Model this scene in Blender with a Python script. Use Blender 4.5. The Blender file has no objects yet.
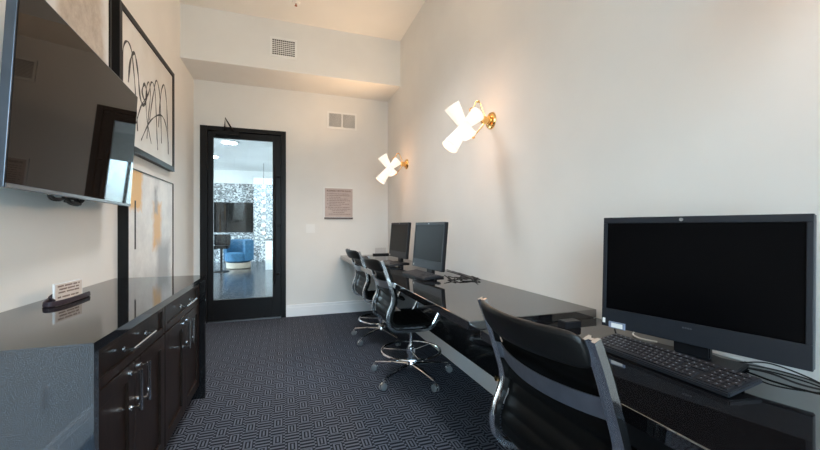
import bpy, bmesh, math, random
from mathutils import Vector, Matrix
random.seed(7)
PI = math.pi
C = bpy.context.scene.collection
sc = bpy.context.scene

# ------------------------------------------------------------------ camera
cd = bpy.data.cameras.new('camera'); cam = bpy.data.objects.new('camera', cd); C.objects.link(cam)
cd.sensor_fit = 'HORIZONTAL'; cd.sensor_width = 36; cd.lens = 36 * 364 / 820
cd.shift_y = 2 / 820; cd.clip_start = 0.02
cam.location = (0, 0, 1.2); cam.rotation_euler = (PI / 2, 0, -math.radians(18.95))
sc.camera = cam

# ------------------------------------------------------------------ world (overcast daylight outside the windows)
w = bpy.data.worlds.new('world'); sc.world = w; w.use_nodes = True
wn = w.node_tree; wn.nodes.clear()
wo = wn.nodes.new('ShaderNodeOutputWorld'); bg = wn.nodes.new('ShaderNodeBackground')
tc = wn.nodes.new('ShaderNodeTexCoord'); sx = wn.nodes.new('ShaderNodeSeparateXYZ'); rp = wn.nodes.new('ShaderNodeValToRGB')
wn.links.new(tc.outputs['Generated'], sx.inputs[0]); wn.links.new(sx.outputs['Z'], rp.inputs[0])
rp.color_ramp.elements[0].position = 0.0; rp.color_ramp.elements[0].color = (.30, .34, .36, 1)
rp.color_ramp.elements[1].position = 0.12; rp.color_ramp.elements[1].color = (.60, .81, 1.0, 1)
wn.links.new(rp.outputs[0], bg.inputs[0]); wn.links.new(bg.outputs[0], wo.inputs[0])
bg.inputs[1].default_value = 6.3

def portal(loc, rot, sxx, syy):
    l = bpy.data.lights.new('window_portal', 'AREA'); l.shape = 'RECTANGLE'; l.size = sxx; l.size_y = syy
    l.cycles.is_portal = True
    o = bpy.data.objects.new('window_portal', l); C.objects.link(o); o.location = loc; o.rotation_euler = rot
portal((0.2, -1.58, 1.45), (PI / 2, 0, 0), 2.3, 2.6)

vs = sc.view_settings
vs.view_transform = 'Standard'; vs.look = 'None'; vs.gamma = 1; vs.use_curve_mapping = False
vs.exposure = 1.33

# unseen fill lamps added on the ceiling to even out the room light
FILL_XY = ((.15, .6), (.15, 3.0))
for x_, y_ in FILL_XY:
    l = bpy.data.lights.new('fill_lamp', 'SPOT'); l.spot_size = math.radians(118); l.spot_blend = 1; l.shadow_soft_size = .28; l.energy = 8 if y_ < 1 else 120; l.color = (.97, .98, 1)
    o = bpy.data.objects.new('fill_lamp', l); C.objects.link(o); o.location = (x_, y_, 3.595)

# ------------------------------------------------------------------ materials
class G:
    def __init__(s, name):
        s.m = bpy.data.materials.new(name); s.m.use_nodes = True; s.t = s.m.node_tree; s.n = s.t.nodes
        s.b = s.n['Principled BSDF']; s.out = s.n['Material Output']
    def node(s, typ, **k):
        x = s.n.new(typ)
        for a, v in k.items(): setattr(x, a, v)
        return x
    def ln(s, a, b): s.t.links.new(a, b)
    def put(s, v, inp):
        if isinstance(v, (int, float)): inp.default_value = v
        elif isinstance(v, tuple): inp.default_value = v if len(v) == len(inp.default_value) else v + (1,)
        else: s.ln(v, inp)
    def math(s, op, a, b=0.0, c=None):
        x = s.node('ShaderNodeMath', operation=op); s.put(a, x.inputs[0]); s.put(b, x.inputs[1])
        if c is not None: s.put(c, x.inputs[2])
        return x.outputs[0]
    def mix(s, f, a, b):
        x = s.node('ShaderNodeMix', data_type='RGBA'); s.put(f, x.inputs[0]); s.put(a, x.inputs[6]); s.put(b, x.inputs[7])
        return x.outputs[2]
    def obj(s):
        return s.node('ShaderNodeTexCoord').outputs['Object']
    def xyz(s, v=None):
        x = s.node('ShaderNodeSeparateXYZ'); s.ln(v or s.obj(), x.inputs[0]); return x.outputs
    def noise(s, scale, detail=3, vec=None, rough=.5):
        x = s.node('ShaderNodeTexNoise'); x.inputs['Scale'].default_value = scale; x.inputs['Detail'].default_value = detail
        x.inputs['Roughness'].default_value = rough; s.ln(vec or s.obj(), x.inputs['Vector']); return x.outputs[0]
    def ramp(s, v, *st):
        x = s.node('ShaderNodeValToRGB'); e = x.color_ramp.elements
        while len(e) < len(st): e.new(.5)
        for i, (p, c) in enumerate(st): e[i].position = p; e[i].color = c + (1,)
        s.ln(v, x.inputs[0]); return x.outputs[0]
    def bump(s, h, st=.1, d=.01):
        x = s.node('ShaderNodeBump'); x.inputs['Strength'].default_value = st; x.inputs['Distance'].default_value = d
        s.ln(h, x.inputs['Height']); s.ln(x.outputs[0], s.b.inputs['Normal'])

def pbr(name, col, rough=.5, metal=0, coat=0, var=.06, ns=14, bump=0, bs=60, spec=None, emit=None, es=0):
    g = G(name)
    v = g.noise(ns, 3)
    lo = tuple(c * (1 - var) for c in col); hi = tuple(min(1, c * (1 + var)) for c in col)
    g.ln(g.ramp(v, (.3, lo), (.7, hi)), g.b.inputs['Base Color'])
    g.b.inputs['Roughness'].default_value = rough; g.b.inputs['Metallic'].default_value = metal
    g.b.inputs['Coat Weight'].default_value = coat
    if spec is not None: g.b.inputs['Specular IOR Level'].default_value = spec
    if bump: g.bump(g.noise(bs, 4), bump, .004)
    if emit: g.b.inputs['Emission Color'].default_value = emit + (1,); g.b.inputs['Emission Strength'].default_value = es
    return g.m

M = {}
M['wall'] = pbr('wall_paint', (.765, .76, .735), .75, var=.02, ns=3, bump=.04, bs=220)
M['ceil'] = pbr('ceiling_paint', (.78, .78, .755), .8, var=.015, ns=3, bump=.04, bs=200)
M['trim'] = pbr('white_trim_paint', (.88, .89, .90), .35, var=.01)
M['castergrey'] = pbr('grey_caster_plastic', (.16, .17, .18), .3, var=.05)
M['white'] = pbr('white_plastic', (.82, .82, .80), .4, var=.01)
M['blackmetal'] = pbr('black_painted_metal', (.006, .0055, .006), .42, var=.1, spec=.2)
M['plastic'] = pbr('black_plastic', (.009, .009, .011), .42, var=.1, bump=.03, bs=400, spec=.3)
M['bezel'] = pbr('dark_grey_bezel_plastic', (.014, .017, .023), .4, var=.05, spec=.35)
M['key'] = pbr('keycap_plastic', (.018, .018, .022), .38, var=.1)
M['legend'] = pbr('keycap_legend_print', (.36, .40, .46), .5)
M['screen'] = pbr('screen_off', (.002, .002, .0025), .3, var=0, spec=.06)
M['glossscreen'] = pbr('glossy_screen_off', (.006, .0055, .005), .35, var=0, spec=.12)
M['tvscreen'] = pbr('television_glass', (.012, .008, .006), .02, var=0, spec=.14)
M['chrome'] = pbr('polished_chrome', (.82, .84, .87), .14, 1, var=.02)
M['brushed'] = pbr('brushed_steel', (.46, .50, .56), .34, 1, var=.08, ns=30)
M['leather'] = pbr('black_leather', (.006, .0055, .0055), .42, var=.15, bump=.12, bs=350, spec=.28)
M['leather_sling'] = pbr('black_ribbed_leather', (.004, .004, .004), .48, var=.15, bump=.1, bs=350, spec=.10)
M['brass'] = pbr('polished_brass', (.83, .52, .20), .16, 1, var=.04)
M['rubber'] = pbr('cable_rubber', (.01, .01, .011), .45)
M['wcable'] = pbr('white_cable', (.75, .74, .70), .5)
M['frame'] = pbr('black_picture_frame', (.007, .006, .006), .4, var=.1, spec=.2)
M['silver'] = pbr('silver_edge', (.45, .46, .48), .3, 1)
M['wood'] = None
g = G('dark_stained_wood'); x = g.node('ShaderNodeMapping'); x.inputs['Scale'].default_value = (6, 6, 1.2); g.ln(g.obj(), x.inputs[0])
g.ln(g.ramp(g.noise(7, 6, x.outputs[0], .65), (.3, (.006, .0035, .003)), (.7, (.026, .015, .011))), g.b.inputs['Base Color'])
g.b.inputs['Roughness'].default_value = .36; g.b.inputs['Specular IOR Level'].default_value = .22; M['wood'] = g.m

def granite(name, base, fleck, rough, amt=.62, ior=2.0):
    g = G(name); n = g.noise(420, 2, None, .7); n2 = g.noise(130, 3, None, .6)
    f = g.ramp(n, (amt, (0, 0, 0)), (amt + .08, (1, 1, 1))); f2 = g.ramp(n2, (.60, (0, 0, 0)), (.75, (.35, .35, .35)))
    c = g.mix(f, base, fleck); c = g.mix(f2, c, tuple(v * .5 for v in fleck)); g.ln(c, g.b.inputs['Base Color'])
    g.b.inputs['Roughness'].default_value = rough; g.b.inputs['IOR'].default_value = ior
    return g.m
M['granite'] = granite('black_granite', (.006, .006, .007), (.05, .055, .06), .045, .62, 1.55)
M['granite_reflect'] = granite('black_granite_reflect_tint', (.012, .017, .024), (.12, .155, .20), .06, .55, 2.1)  # same black flecked granite, bluish wall reflection put into the colour
M['granite_desk'] = granite('black_galaxy_granite', (.004, .004, .005), (.05, .055, .065), .04, .64, 3.0)

# patterned carpet: upright lozenge rings and bundles of cross stripes, alternating like a basket weave
g = G('patterned_carpet'); X, Y, Z = g.xyz()
u = g.math('DIVIDE', X, .078); v = g.math('DIVIDE', Y, .093)
# skew so that the bundles of stripes join up
iu = g.math('FLOOR', u); iv = g.math('FLOOR', v)
par = g.math('MODULO', g.math('ABSOLUTE', g.math('ADD', iu, iv)), 2)
a = g.math('SUBTRACT', g.math('SUBTRACT', u, iu), .5); b = g.math('SUBTRACT', g.math('SUBTRACT', v, iv), .5)
ax = g.math('MULTIPLY', g.math('ABSOLUTE', a), .078); by = g.math('MULTIPLY', g.math('ABSOLUTE', b), .093)
r = g.math('MAXIMUM', ax, g.math('SUBTRACT', by, .020))
inn = g.math('LESS_THAN', r, .0055); rg = g.math('LESS_THAN', g.math('ABSOLUTE', g.math('SUBTRACT', r, .0185)), .0048)
ring = g.math('ADD', inn, rg)
st = g.math('LESS_THAN', g.math('ABSOLUTE', g.math('SUBTRACT', g.math('FRACT', g.math('DIVIDE', g.math('ADD', g.math('ADD', Y, 18.6), g.math('MULTIPLY', g.math('MODULO', g.math('ABSOLUTE', iu), 2), .0155)), .031)), .5)), .24)
ino = g.math('MULTIPLY', g.math('LESS_THAN', r, .0285), g.math('SUBTRACT', 1, par))
pat = g.math('ADD', g.math('MULTIPLY', ring, ino), g.math('MULTIPLY', st, g.math('SUBTRACT', 1, ino)))
fz = g.noise(900, 2); fz2 = g.noise(60, 3)
pat = g.math('MULTIPLY', pat, g.math('ADD', .55, g.math('MULTIPLY', fz, .8)))
c = g.mix(pat, (.007, .009, .016), (.108, .124, .160))
g.ln(c, g.b.inputs['Base Color']); g.b.inputs['Roughness'].default_value = .95; g.b.inputs['Specular IOR Level'].default_value = .15
g.bump(g.math('ADD', pat, fz), .35, .003); M['carpet'] = g.m

# sconce glass: opal shades that give off light
g = G('opal_glass_lit'); g.b.inputs['Base Color'].default_value = (.40, .38, .35, 1); g.b.inputs['Roughness'].default_value = .5
g.b.inputs['Emission Color'].default_value = (1, .88, .74, 1); g.b.inputs['Emission Strength'].default_value = .36
nz = g.noise(20); g.bump(nz, .03, .002); M['opal'] = g.m
g = G('bulb_glow'); g.b.inputs['Emission Color'].default_value = (1, .50, .22, 1); g.b.inputs['Emission Strength'].default_value = .6; M['bulb'] = g.m

def glass(name, tint, gloss=.08):
    g = G(name); g.n.remove(g.b); t = g.node('ShaderNodeBsdfTransparent'); t.inputs[0].default_value = tint + (1,)
    gl = g.node('ShaderNodeBsdfGlossy'); gl.inputs['Roughness'].default_value = .01
    fr = g.node('ShaderNodeFresnel'); fr.inputs[0].default_value = 1.5
    ms = g.node('ShaderNodeMixShader'); g.ln(fr.outputs[0], ms.inputs[0]); g.ln(t.outputs[0], ms.inputs[1]); g.ln(gl.outputs[0], ms.inputs[2])
    g.ln(ms.outputs[0], g.out.inputs[0]); return g.m
M['glass'] = glass('clear_glass', (.95, .98, .97))
M['acrylic'] = pbr('frosted_acrylic_edge', (.85, .86, .88), .2)

# ------------------------------------------------------------------ mesh helpers
def box(bm, x0, x1, y0, y1, z0, z1, bev=0, mi=0):
    vs_ = [bm.verts.new(p) for p in ((x0,y0,z0),(x1,y0,z0),(x1,y1,z0),(x0,y1,z0),(x0,y0,z1),(x1,y0,z1),(x1,y1,z1),(x0,y1,z1))]
    fs = [bm.faces.new([vs_[i] for i in q]) for q in ((3,2,1,0),(4,5,6,7),(0,1,5,4),(1,2,6,5),(2,3,7,6),(3,0,4,7))]
    for f in fs: f.material_index = mi
    if bev:
        es = list({e for f in fs for e in f.edges})
        bmesh.ops.bevel(bm, geom=es, offset=bev, segments=2, affect='EDGES', clamp_overlap=True)
    return bm
def B(*a, **k):
    bm = bmesh.new(); box(bm, *a, **k); return bm
def frames(pts, up0=Vector((0, 0, 1))):
    out = []
    n = len(pts)
    for i in range(n):
        t = (pts[min(i + 1, n - 1)] - pts[max(i - 1, 0)]).normalized()
        u_ = up0 if abs(t.dot(up0)) < .97 else Vector((1, 0, 0))
        if out: u_ = out[-1][1]
        s = t.cross(u_).normalized(); u2 = s.cross(t).normalized(); out.append((s, u2))
    return out
def sweep(bm, pts, sec, up0=Vector((0, 0, 1)), closed=False, scl=None, cap=True):
    pts = [Vector(p) for p in pts]; fr = frames(pts, up0); rings = []
    if closed:
        fr = []
        n = len(pts)
        for i in range(n):
            t = (pts[(i + 1) % n] - pts[i - 1]).normalized(); s = t.cross(up0).normalized(); fr.append((s, s.cross(t).normalized()))
    for i, p in enumerate(pts):
        k = scl[i] if scl else 1
        rings.append([bm.verts.new(p + fr[i][0] * a * k + fr[i][1] * b_ * k) for a, b_ in sec])
    m = len(sec); n = len(rings)
    for i in range(n if closed else n - 1):
        A, D = rings[i], rings[(i + 1) % n]
        for j in range(m): bm.faces.new([A[j], A[(j + 1) % m], D[(j + 1) % m], D[j]])
    if not closed and cap:
        bm.faces.new(rings[0][::-1]); bm.faces.new(rings[-1])
    bmesh.ops.recalc_face_normals(bm, faces=bm.faces[:])
    return bm
def circ(r, n=10, r2=None): return [(r * math.cos(2 * PI * i / n), (r2 or r) * math.sin(2 * PI * i / n)) for i in range(n)]
def rect(a, b_): return [(-a, -b_), (a, -b_), (a, b_), (-a, b_)]
def rrect(a, b_, c=.25):
    k = min(a, b_) * c * 2
    return [(-a + k, -b_), (a - k, -b_), (a, -b_ + k), (a, b_ - k), (a - k, b_), (-a + k, b_), (-a, b_ - k), (-a, -b_ + k)]
def tube(pts, r, n=8, bm=None, **k):
    bm = bm or bmesh.new(); return sweep(bm, pts, circ(r, n), **k)
def lathe(prof, n=24, bm=None, mat=Matrix(), caps=True):
    bm = bm or bmesh.new(); rings = []
    for r, z in prof:
        rings.append([bm.verts.new(mat @ Vector((r * math.cos(2 * PI * i / n), r * math.sin(2 * PI * i / n), z))) for i in range(n)])
    for A, D in zip(rings, rings[1:]):
        for j in range(n): bm.faces.new([A[j], A[(j + 1) % n], D[(j + 1) % n], D[j]])
    if caps: bm.faces.new(rings[0][::-1]); bm.faces.new(rings[-1])
    return bm
def smooth_pts(pts, k=6):
    pts = [Vector(p) for p in pts]; out = []
    for i in range(len(pts) - 1):
        p0 = pts[max(i - 1, 0)]; p1 = pts[i]; p2 = pts[i + 1]; p3 = pts[min(i + 2, len(pts) - 1)]
        for j in range(k):
            t = j / k
            out.append(.5 * ((2 * p1) + (p2 - p0) * t + (2 * p0 - 5 * p1 + 4 * p2 - p3) * t * t + (3 * p1 - p0 - 3 * p2 + p3) * t ** 3))
    out.append(pts[-1]); return out
def obj(name, bm, m, parent=None, smooth=False, label=None, loc=None, bev=0):
    bmesh.ops.recalc_face_normals(bm, faces=bm.faces[:])
    me = bpy.data.meshes.new(name); bm.to_mesh(me); bm.free()
    for mm in (m if isinstance(m, (list, tuple)) else [m]): me.materials.append(M[mm] if isinstance(mm, str) else mm)
    if smooth:
        for p in me.polygons: p.use_smooth = True
        try: me.set_sharp_from_angle(angle=math.radians(40))
        except Exception: pass
    o = bpy.data.objects.new(name, me); C.objects.link(o)
    if parent: o.parent = parent
    if loc: o.location = loc
    if label: o['label'] = label
    if bev:
        b_ = o.modifiers.new('bevel', 'BEVEL'); b_.width = bev; b_.segments = 2; b_.limit_method = 'ANGLE'
    return o
def thing(name, label, cat, loc=(0, 0, 0), rz=0, group=None, rot=None):
    o = bpy.data.objects.new(name, None); C.objects.link(o); o.empty_display_size = .05
    o.location = loc; o.rotation_euler = rot or (0, 0, rz); o['label'] = label; o['category'] = cat
    if group: o['group'] = group
    return o
def tag(o, label, cat, group=None):
    o['label'] = label; o['category'] = cat
    if group: o['group'] = group
    return o
def struct(name, bm, m, parent=None, label=None, **k):
    o = obj(name, bm, m, parent, **k)
    if not parent: o['kind'] = 'structure'
    if label: o['label'] = label
    return o
def dup(root, loc=None, rz=None, label=None, group=None):
    r = root.copy(); C.objects.link(r)
    if loc: r.location = loc
    if rz is not None: r.rotation_euler = (0, 0, rz)
    if label: r['label'] = label
    if group: r['group'] = group
    for ch in list(root.children):
        c_ = ch.copy(); C.objects.link(c_); c_.parent = r
        for g_ in list(ch.children):
            d = g_.copy(); C.objects.link(d); d.parent = c_
    return r

# ------------------------------------------------------------------ room shell
XL, XR, YB, YF, ZC = -1.07, 1.42, -1.6, 5.13, 3.615
T = .12
struct('floor', B(XL - T, XR + T, YB - T, YF + .06, -.1, 0), 'carpet', label='dark carpet with a woven geometric pattern')
struct('ceiling', B(XL - T, XR + T, YB - T, YF + T, ZC, ZC + .1), 'ceil')
struct('wall_left', B(XL - T, XL, YB - T, YF + T, 0, ZC), 'wall')
struct('wall_right', B(XR, XR + T, YB - T, YF + T, 0, ZC), 'wall')
bm = bmesh.new()                                   # far wall with the door opening
DX0, DX1, DZ = -1.0, .012, 2.47
box(bm, XL, DX0, YF, YF + T, 0, ZC); box(bm, DX1, XR, YF, YF + T, 0, ZC); box(bm, DX0, DX1, YF, YF + T, DZ, ZC)
struct('wall_back', bm, 'wall')
bm = bmesh.new()                                   # wall behind the camera with a wide window
WX0, WX1, WZ0, WZ1 = -.95, 1.35, .15, 2.75
box(bm, XL, WX0, YB - T, YB, 0, ZC); box(bm, WX1, XR, YB - T, YB, 0, ZC)
box(bm, WX0, WX1, YB - T, YB, 0, WZ0); box(bm, WX0, WX1, YB - T, YB, WZ1, ZC)
struct('wall_front', bm, 'wall')
struct('trim_1', B(XL, XR, 4.52, YF, 3.03, ZC), 'wall', label='painted soffit box above the door end of the room')
wi = thing('window_1', 'wide window behind the viewer', 'window', (0, 0, 0)); wi['kind'] = 'structure'; del wi['category']
bm = bmesh.new()
for x0, x1 in ((WX0, WX0 + .05), (WX1 - .05, WX1), (.17, .23)): box(bm, x0, x1, YB - .09, YB - .04, WZ0, WZ1)
for z0, z1 in ((WZ0, WZ0 + .05), (WZ1 - .05, WZ1)): box(bm, WX0 + .05, WX1 - .05, YB - .09, YB - .04, z0, z1)
obj('window_frame', bm, 'blackmetal', wi)
obj('window_pane', B(WX0 + .05, WX1 - .05, YB - .07, YB - .065, WZ0 + .05, WZ1 - .05), 'glass', wi)

def baseboard(name, x0, x1, y0, y1):
    bm = bmesh.new(); box(bm, x0, x1, y0, y1, 0, .125)
    if x1 - x0 < .1:
        if x0 > 0: box(bm, x0 + .005, x1, y0, y1, .125, .158)
        else: box(bm, x0, x1 - .005, y0, y1, .125, .158)
    else: box(bm, x0, x1, y0 + .005, y1, .125, .158)
    return struct(name, bm, 'trim', bev=.002)
baseboard('baseboard_right', XR - .017, XR, YB, YF - .017)
baseboard('baseboard_left', XL, XL + .017, YB, 1.29)
baseboard('baseboard_left', XL, XL + .017, 2.96, YF - .017)
baseboard('baseboard_back', DX1 + .001, XR, YF - .017, YF)

# ------------------------------------------------------------------ door
d = thing('door_1', 'black framed glass door at the far end of the room', 'door', (0, YF, 0)); d['kind'] = 'structure'; del d['category']
bm = bmesh.new()
box(bm, DX0, DX0 + .085, -.012, .11, 0, DZ); box(bm, DX1 - .062, DX1, -.012, .11, 0, DZ); box(bm, DX0 + .085, DX1 - .062, -.012, .11, DZ - .055, DZ)
box(bm, DX0 + .085, DX0 + .10, .06, .11, 0, DZ - .055); box(bm, DX1 - .077, DX1 - .062, .06, .11, 0, DZ - .055); box(bm, DX0 + .10, DX1 - .077, .06, .11, DZ - .07, DZ - .055)
obj('door_frame', bm, 'blackmetal', d, bev=.003)
LX0, LX1 = DX0 + .0865, DX1 - .0635
bm = bmesh.new(); GX0, GX1, GZ0, GZ1 = -.855, -.155, .275, 2.33
box(bm, LX0, GX0, 0.01, .055, .012, DZ - .06); box(bm, GX1, LX1, .01, .055, .012, DZ - .06)
box(bm, GX0, GX1, .01, .055, .012, GZ0); box(bm, GX0, GX1, .01, .055, GZ1, DZ - .06)
leaf = obj('door_leaf', bm, 'blackmetal', d, bev=.002)
obj('glass_pane', B(GX0, GX1, .028, .036, GZ0, GZ1), 'glass', d)
h = obj('pull_handle', tube([(-.135, -.055, .46), (-.135, -.055, 1.99)], .016, 12), 'blackmetal', d)
for z in (.58, 1.86):
    obj('handle_standoff', tube([(-.135, -.055, z), (-.075, -.045, z), (-.075, .01, z)], .010, 8), 'blackmetal', h)
obj('door_lock', lathe([(.02, 0), (.02, .02), (.014, .026)], 16, mat=Matrix.Translation((-.075, .01, 1.22)) @ Matrix.Rotation(PI / 2, 4, 'X')), 'blackmetal', d)
cl = obj('door_closer', B(-.83, -.55, -.055, .01, 2.355, 2.405, bev=.006), 'blackmetal', d)
obj('closer_arm', tube([(-.72, -.03, 2.40), (-.72, -.03, 2.425), (-.69, -.20, 2.53), (-.63, -.015, 2.43)], .012, 8), 'blackmetal', cl)
obj('threshold', B(DX0 + .085, DX1 - .062, -.03, .11, 0, .011), 'silver', d)

# ------------------------------------------------------------------ vents, sprinkler, switch, notice
v = thing('ceiling_vent', 'square white air vent with a grid of slots on the soffit face', 'vent', (-.015, 4.52, 3.297))
bm = bmesh.new(); W_, H_ = .15, .115
box(bm, -W_, W_, -.012, 0, H_ - .026, H_); box(bm, -W_, W_, -.012, 0, -H_, -H_ + .026)
box(bm, -W_, -W_ + .026, -.012, 0, -H_ + .026, H_ - .026); box(bm, W_ - .026, W_, -.012, 0, -H_ + .026, H_ - .026)
obj('frame', bm, 'white', v)
obj('backing', B(-W_ + .026, W_ - .026, -.003, -.0005, -H_ + .026, H_ - .026), pbr('vent_dark', (.10, .09, .08), .8), v)
bm = bmesh.new()
for i in range(10): x = -.124 + .0228 * (i + .93); box(bm, x - .0022, x + .0022, -.009, -.003, -H_ + .026, H_ - .026)
for i in range(7): z = -.089 + .0222 * (i + 1); box(bm, -W_ + .026, W_ - .026, -.008, -.0035, z - .004, z + .004)
obj('louvers', bm, 'white', v)
v = thing('return_vent', 'wide white two panel air vent on the wall above the door level', 'vent', (.754, YF, 2.684))
bm = bmesh.new(); W_, H_ = .205, .118
box(bm, -W_, W_, -.012, 0, H_ - .024, H_); box(bm, -W_, W_, -.012, 0, -H_, -H_ + .024)
for x0, x1 in ((-W_, -W_ + .024), (W_ - .024, W_), (-.010, .010)): box(bm, x0, x1, -.012, 0, -H_ + .024, H_ - .024)
obj('frame', bm, 'white', v)
obj('backing', B(-W_ + .024, W_ - .024, -.003, -.0005, -H_ + .024, H_ - .024), pbr('vent_grey', (.35, .35, .35), .8), v)
bm = bmesh.new()
for i in range(13):
    z = -.094 + .0145 * (i + .5)
    for x0, x1 in ((-W_ + .024, -.010), (.010, W_ - .024)):
        q = [bm.verts.new(p) for p in ((x0, -.010, z - .005), (x1, -.010, z - .005), (x1, -.003, z + .003), (x0, -.003, z + .003))]; bm.faces.new(q)
        q = [bm.verts.new(p) for p in ((x0, -.010, z - .0065), (x1, -.010, z - .0065), (x1, -.003, z + .0015), (x0, -.003, z + .0015))]; bm.faces.new(q[::-1])
obj('louvers', bm, 'white', v)
s = thing('fire_sprinkler', 'small recessed fire sprinkler on the ceiling', 'sprinkler', (.112, 4.10, ZC))
obj('escutcheon', lathe([(.02, -.014), (.04, -.008), (.045, 0)], 20), 'white', s, True)
obj('sprinkler_head', lathe([(.004, -.04), (.014, -.038), (.014, -.034), (.006, -.03), (.006, -.014)], 12), pbr('copper_red', (.35, .1, .05), .3, 1), s, True)
s = thing('light_switch', 'white double rocker light switch plate beside the door', 'light switch', (.329, YF, 1.18))
obj('switch_plate', B(-.058, .058, -.006, 0, -.06, .06, bev=.002), 'white', s)
for x in (-.024, .024): obj('rocker', B(x - .017, x + .017, -.011, -.006, -.033, .033, bev=.002), 'white', s)

s = thing('wall_notice', 'framed printed notice of rules on the far wall above the light switch', 'notice', (.70, YF, 1.53))
obj('panel', B(-.2, .2, -.012, 0, -.222, .222, bev=.001), 'white', s)
M['noticeprint'] = pbr('notice_paper', (.52, .42, .38), .5, var=.05)
obj('paper', B(-.182, .2, -.0135, -.012, -.19, .205), 'noticeprint', s)
obj('bottom_rail', B(-.19, .205, -.018, -.0135, -.222, -.196), pbr('dark_taupe_rail', (.10, .075, .07), .5), s)
M['ink'] = pbr('brown_ink', (.16, .10, .08), .6)
def text(body, size, parent, loc, rot, name, mat, ext=.0004, bold=0):
    c_ = bpy.data.curves.new(name, 'FONT'); c_.body = body; c_.size = size; c_.extrude = ext; c_.offset = bold; c_.align_x = 'CENTER'; c_.align_y = 'CENTER'
    t_ = bpy.data.objects.new(name, c_); C.objects.link(t_)
    dg = bpy.context.evaluated_depsgraph_get(); me = bpy.data.meshes.new_from_object(t_.evaluated_get(dg)); bpy.data.objects.remove(t_)
    me.materials.clear(); me.materials.append(M[mat]); o = bpy.data.objects.new(name, me); C.objects.link(o); o.parent = parent; o.location = loc; o.rotation_euler = rot
    return o
text('BUSINESS CENTER RULES', .0295, s, (.008, -.0142, .17), (PI / 2, 0, 0), 'heading', 'ink', bold=.0006)
bm = bmesh.new(); rnd = random.Random(3)               # lines of print too small to read in the photograph
for i, (x0, x1) in enumerate([(-.12, .15), (-.12, .165), (-.12, .03), (-.12, .13), (-.12, .17), (-.12, .09), (-.12, .15), (-.12, .04), (-.14, .16), (-.14, .17), (-.08, .12), (-.07, .09), (-.13, .17)]):
    z = .130 - i * .0235; x = x0
    if i in (0, 1, 3, 4, 6, 8): box(bm, x0 - .03, x0 - .016, -.0142, -.0135, z - .004, z + .005)
    while x < x1:
        l = rnd.uniform(.010, .034); box(bm, x, min(x + l, x1), -.0142, -.0135, z - .0035, z + .0045); x += l + .007
obj('print_lines', bm, pbr('faded_ink', (.25, .18, .16), .6), s)

for i, (x_, y_) in enumerate(FILL_XY):
    s = thing('ceiling_fill_light', ['added round fill light on the ceiling above the viewer', 'added round fill light above the middle of the room, outside the view'][i], 'ceiling light', (x_, y_, ZC))  # visible discs of the added fill lamps
    obj('rim', lathe([(.29, -.014), (.31, -.010), (.312, 0), (.29, 0)], 28, caps=False), 'white', s, True)
    obj('diffuser', lathe([(.29, -.008), (.29, -.002)], 28), pbr('fill_glow', (.9, .9, .9), .5, emit=(1, .86, .72), es=2), s)

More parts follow.
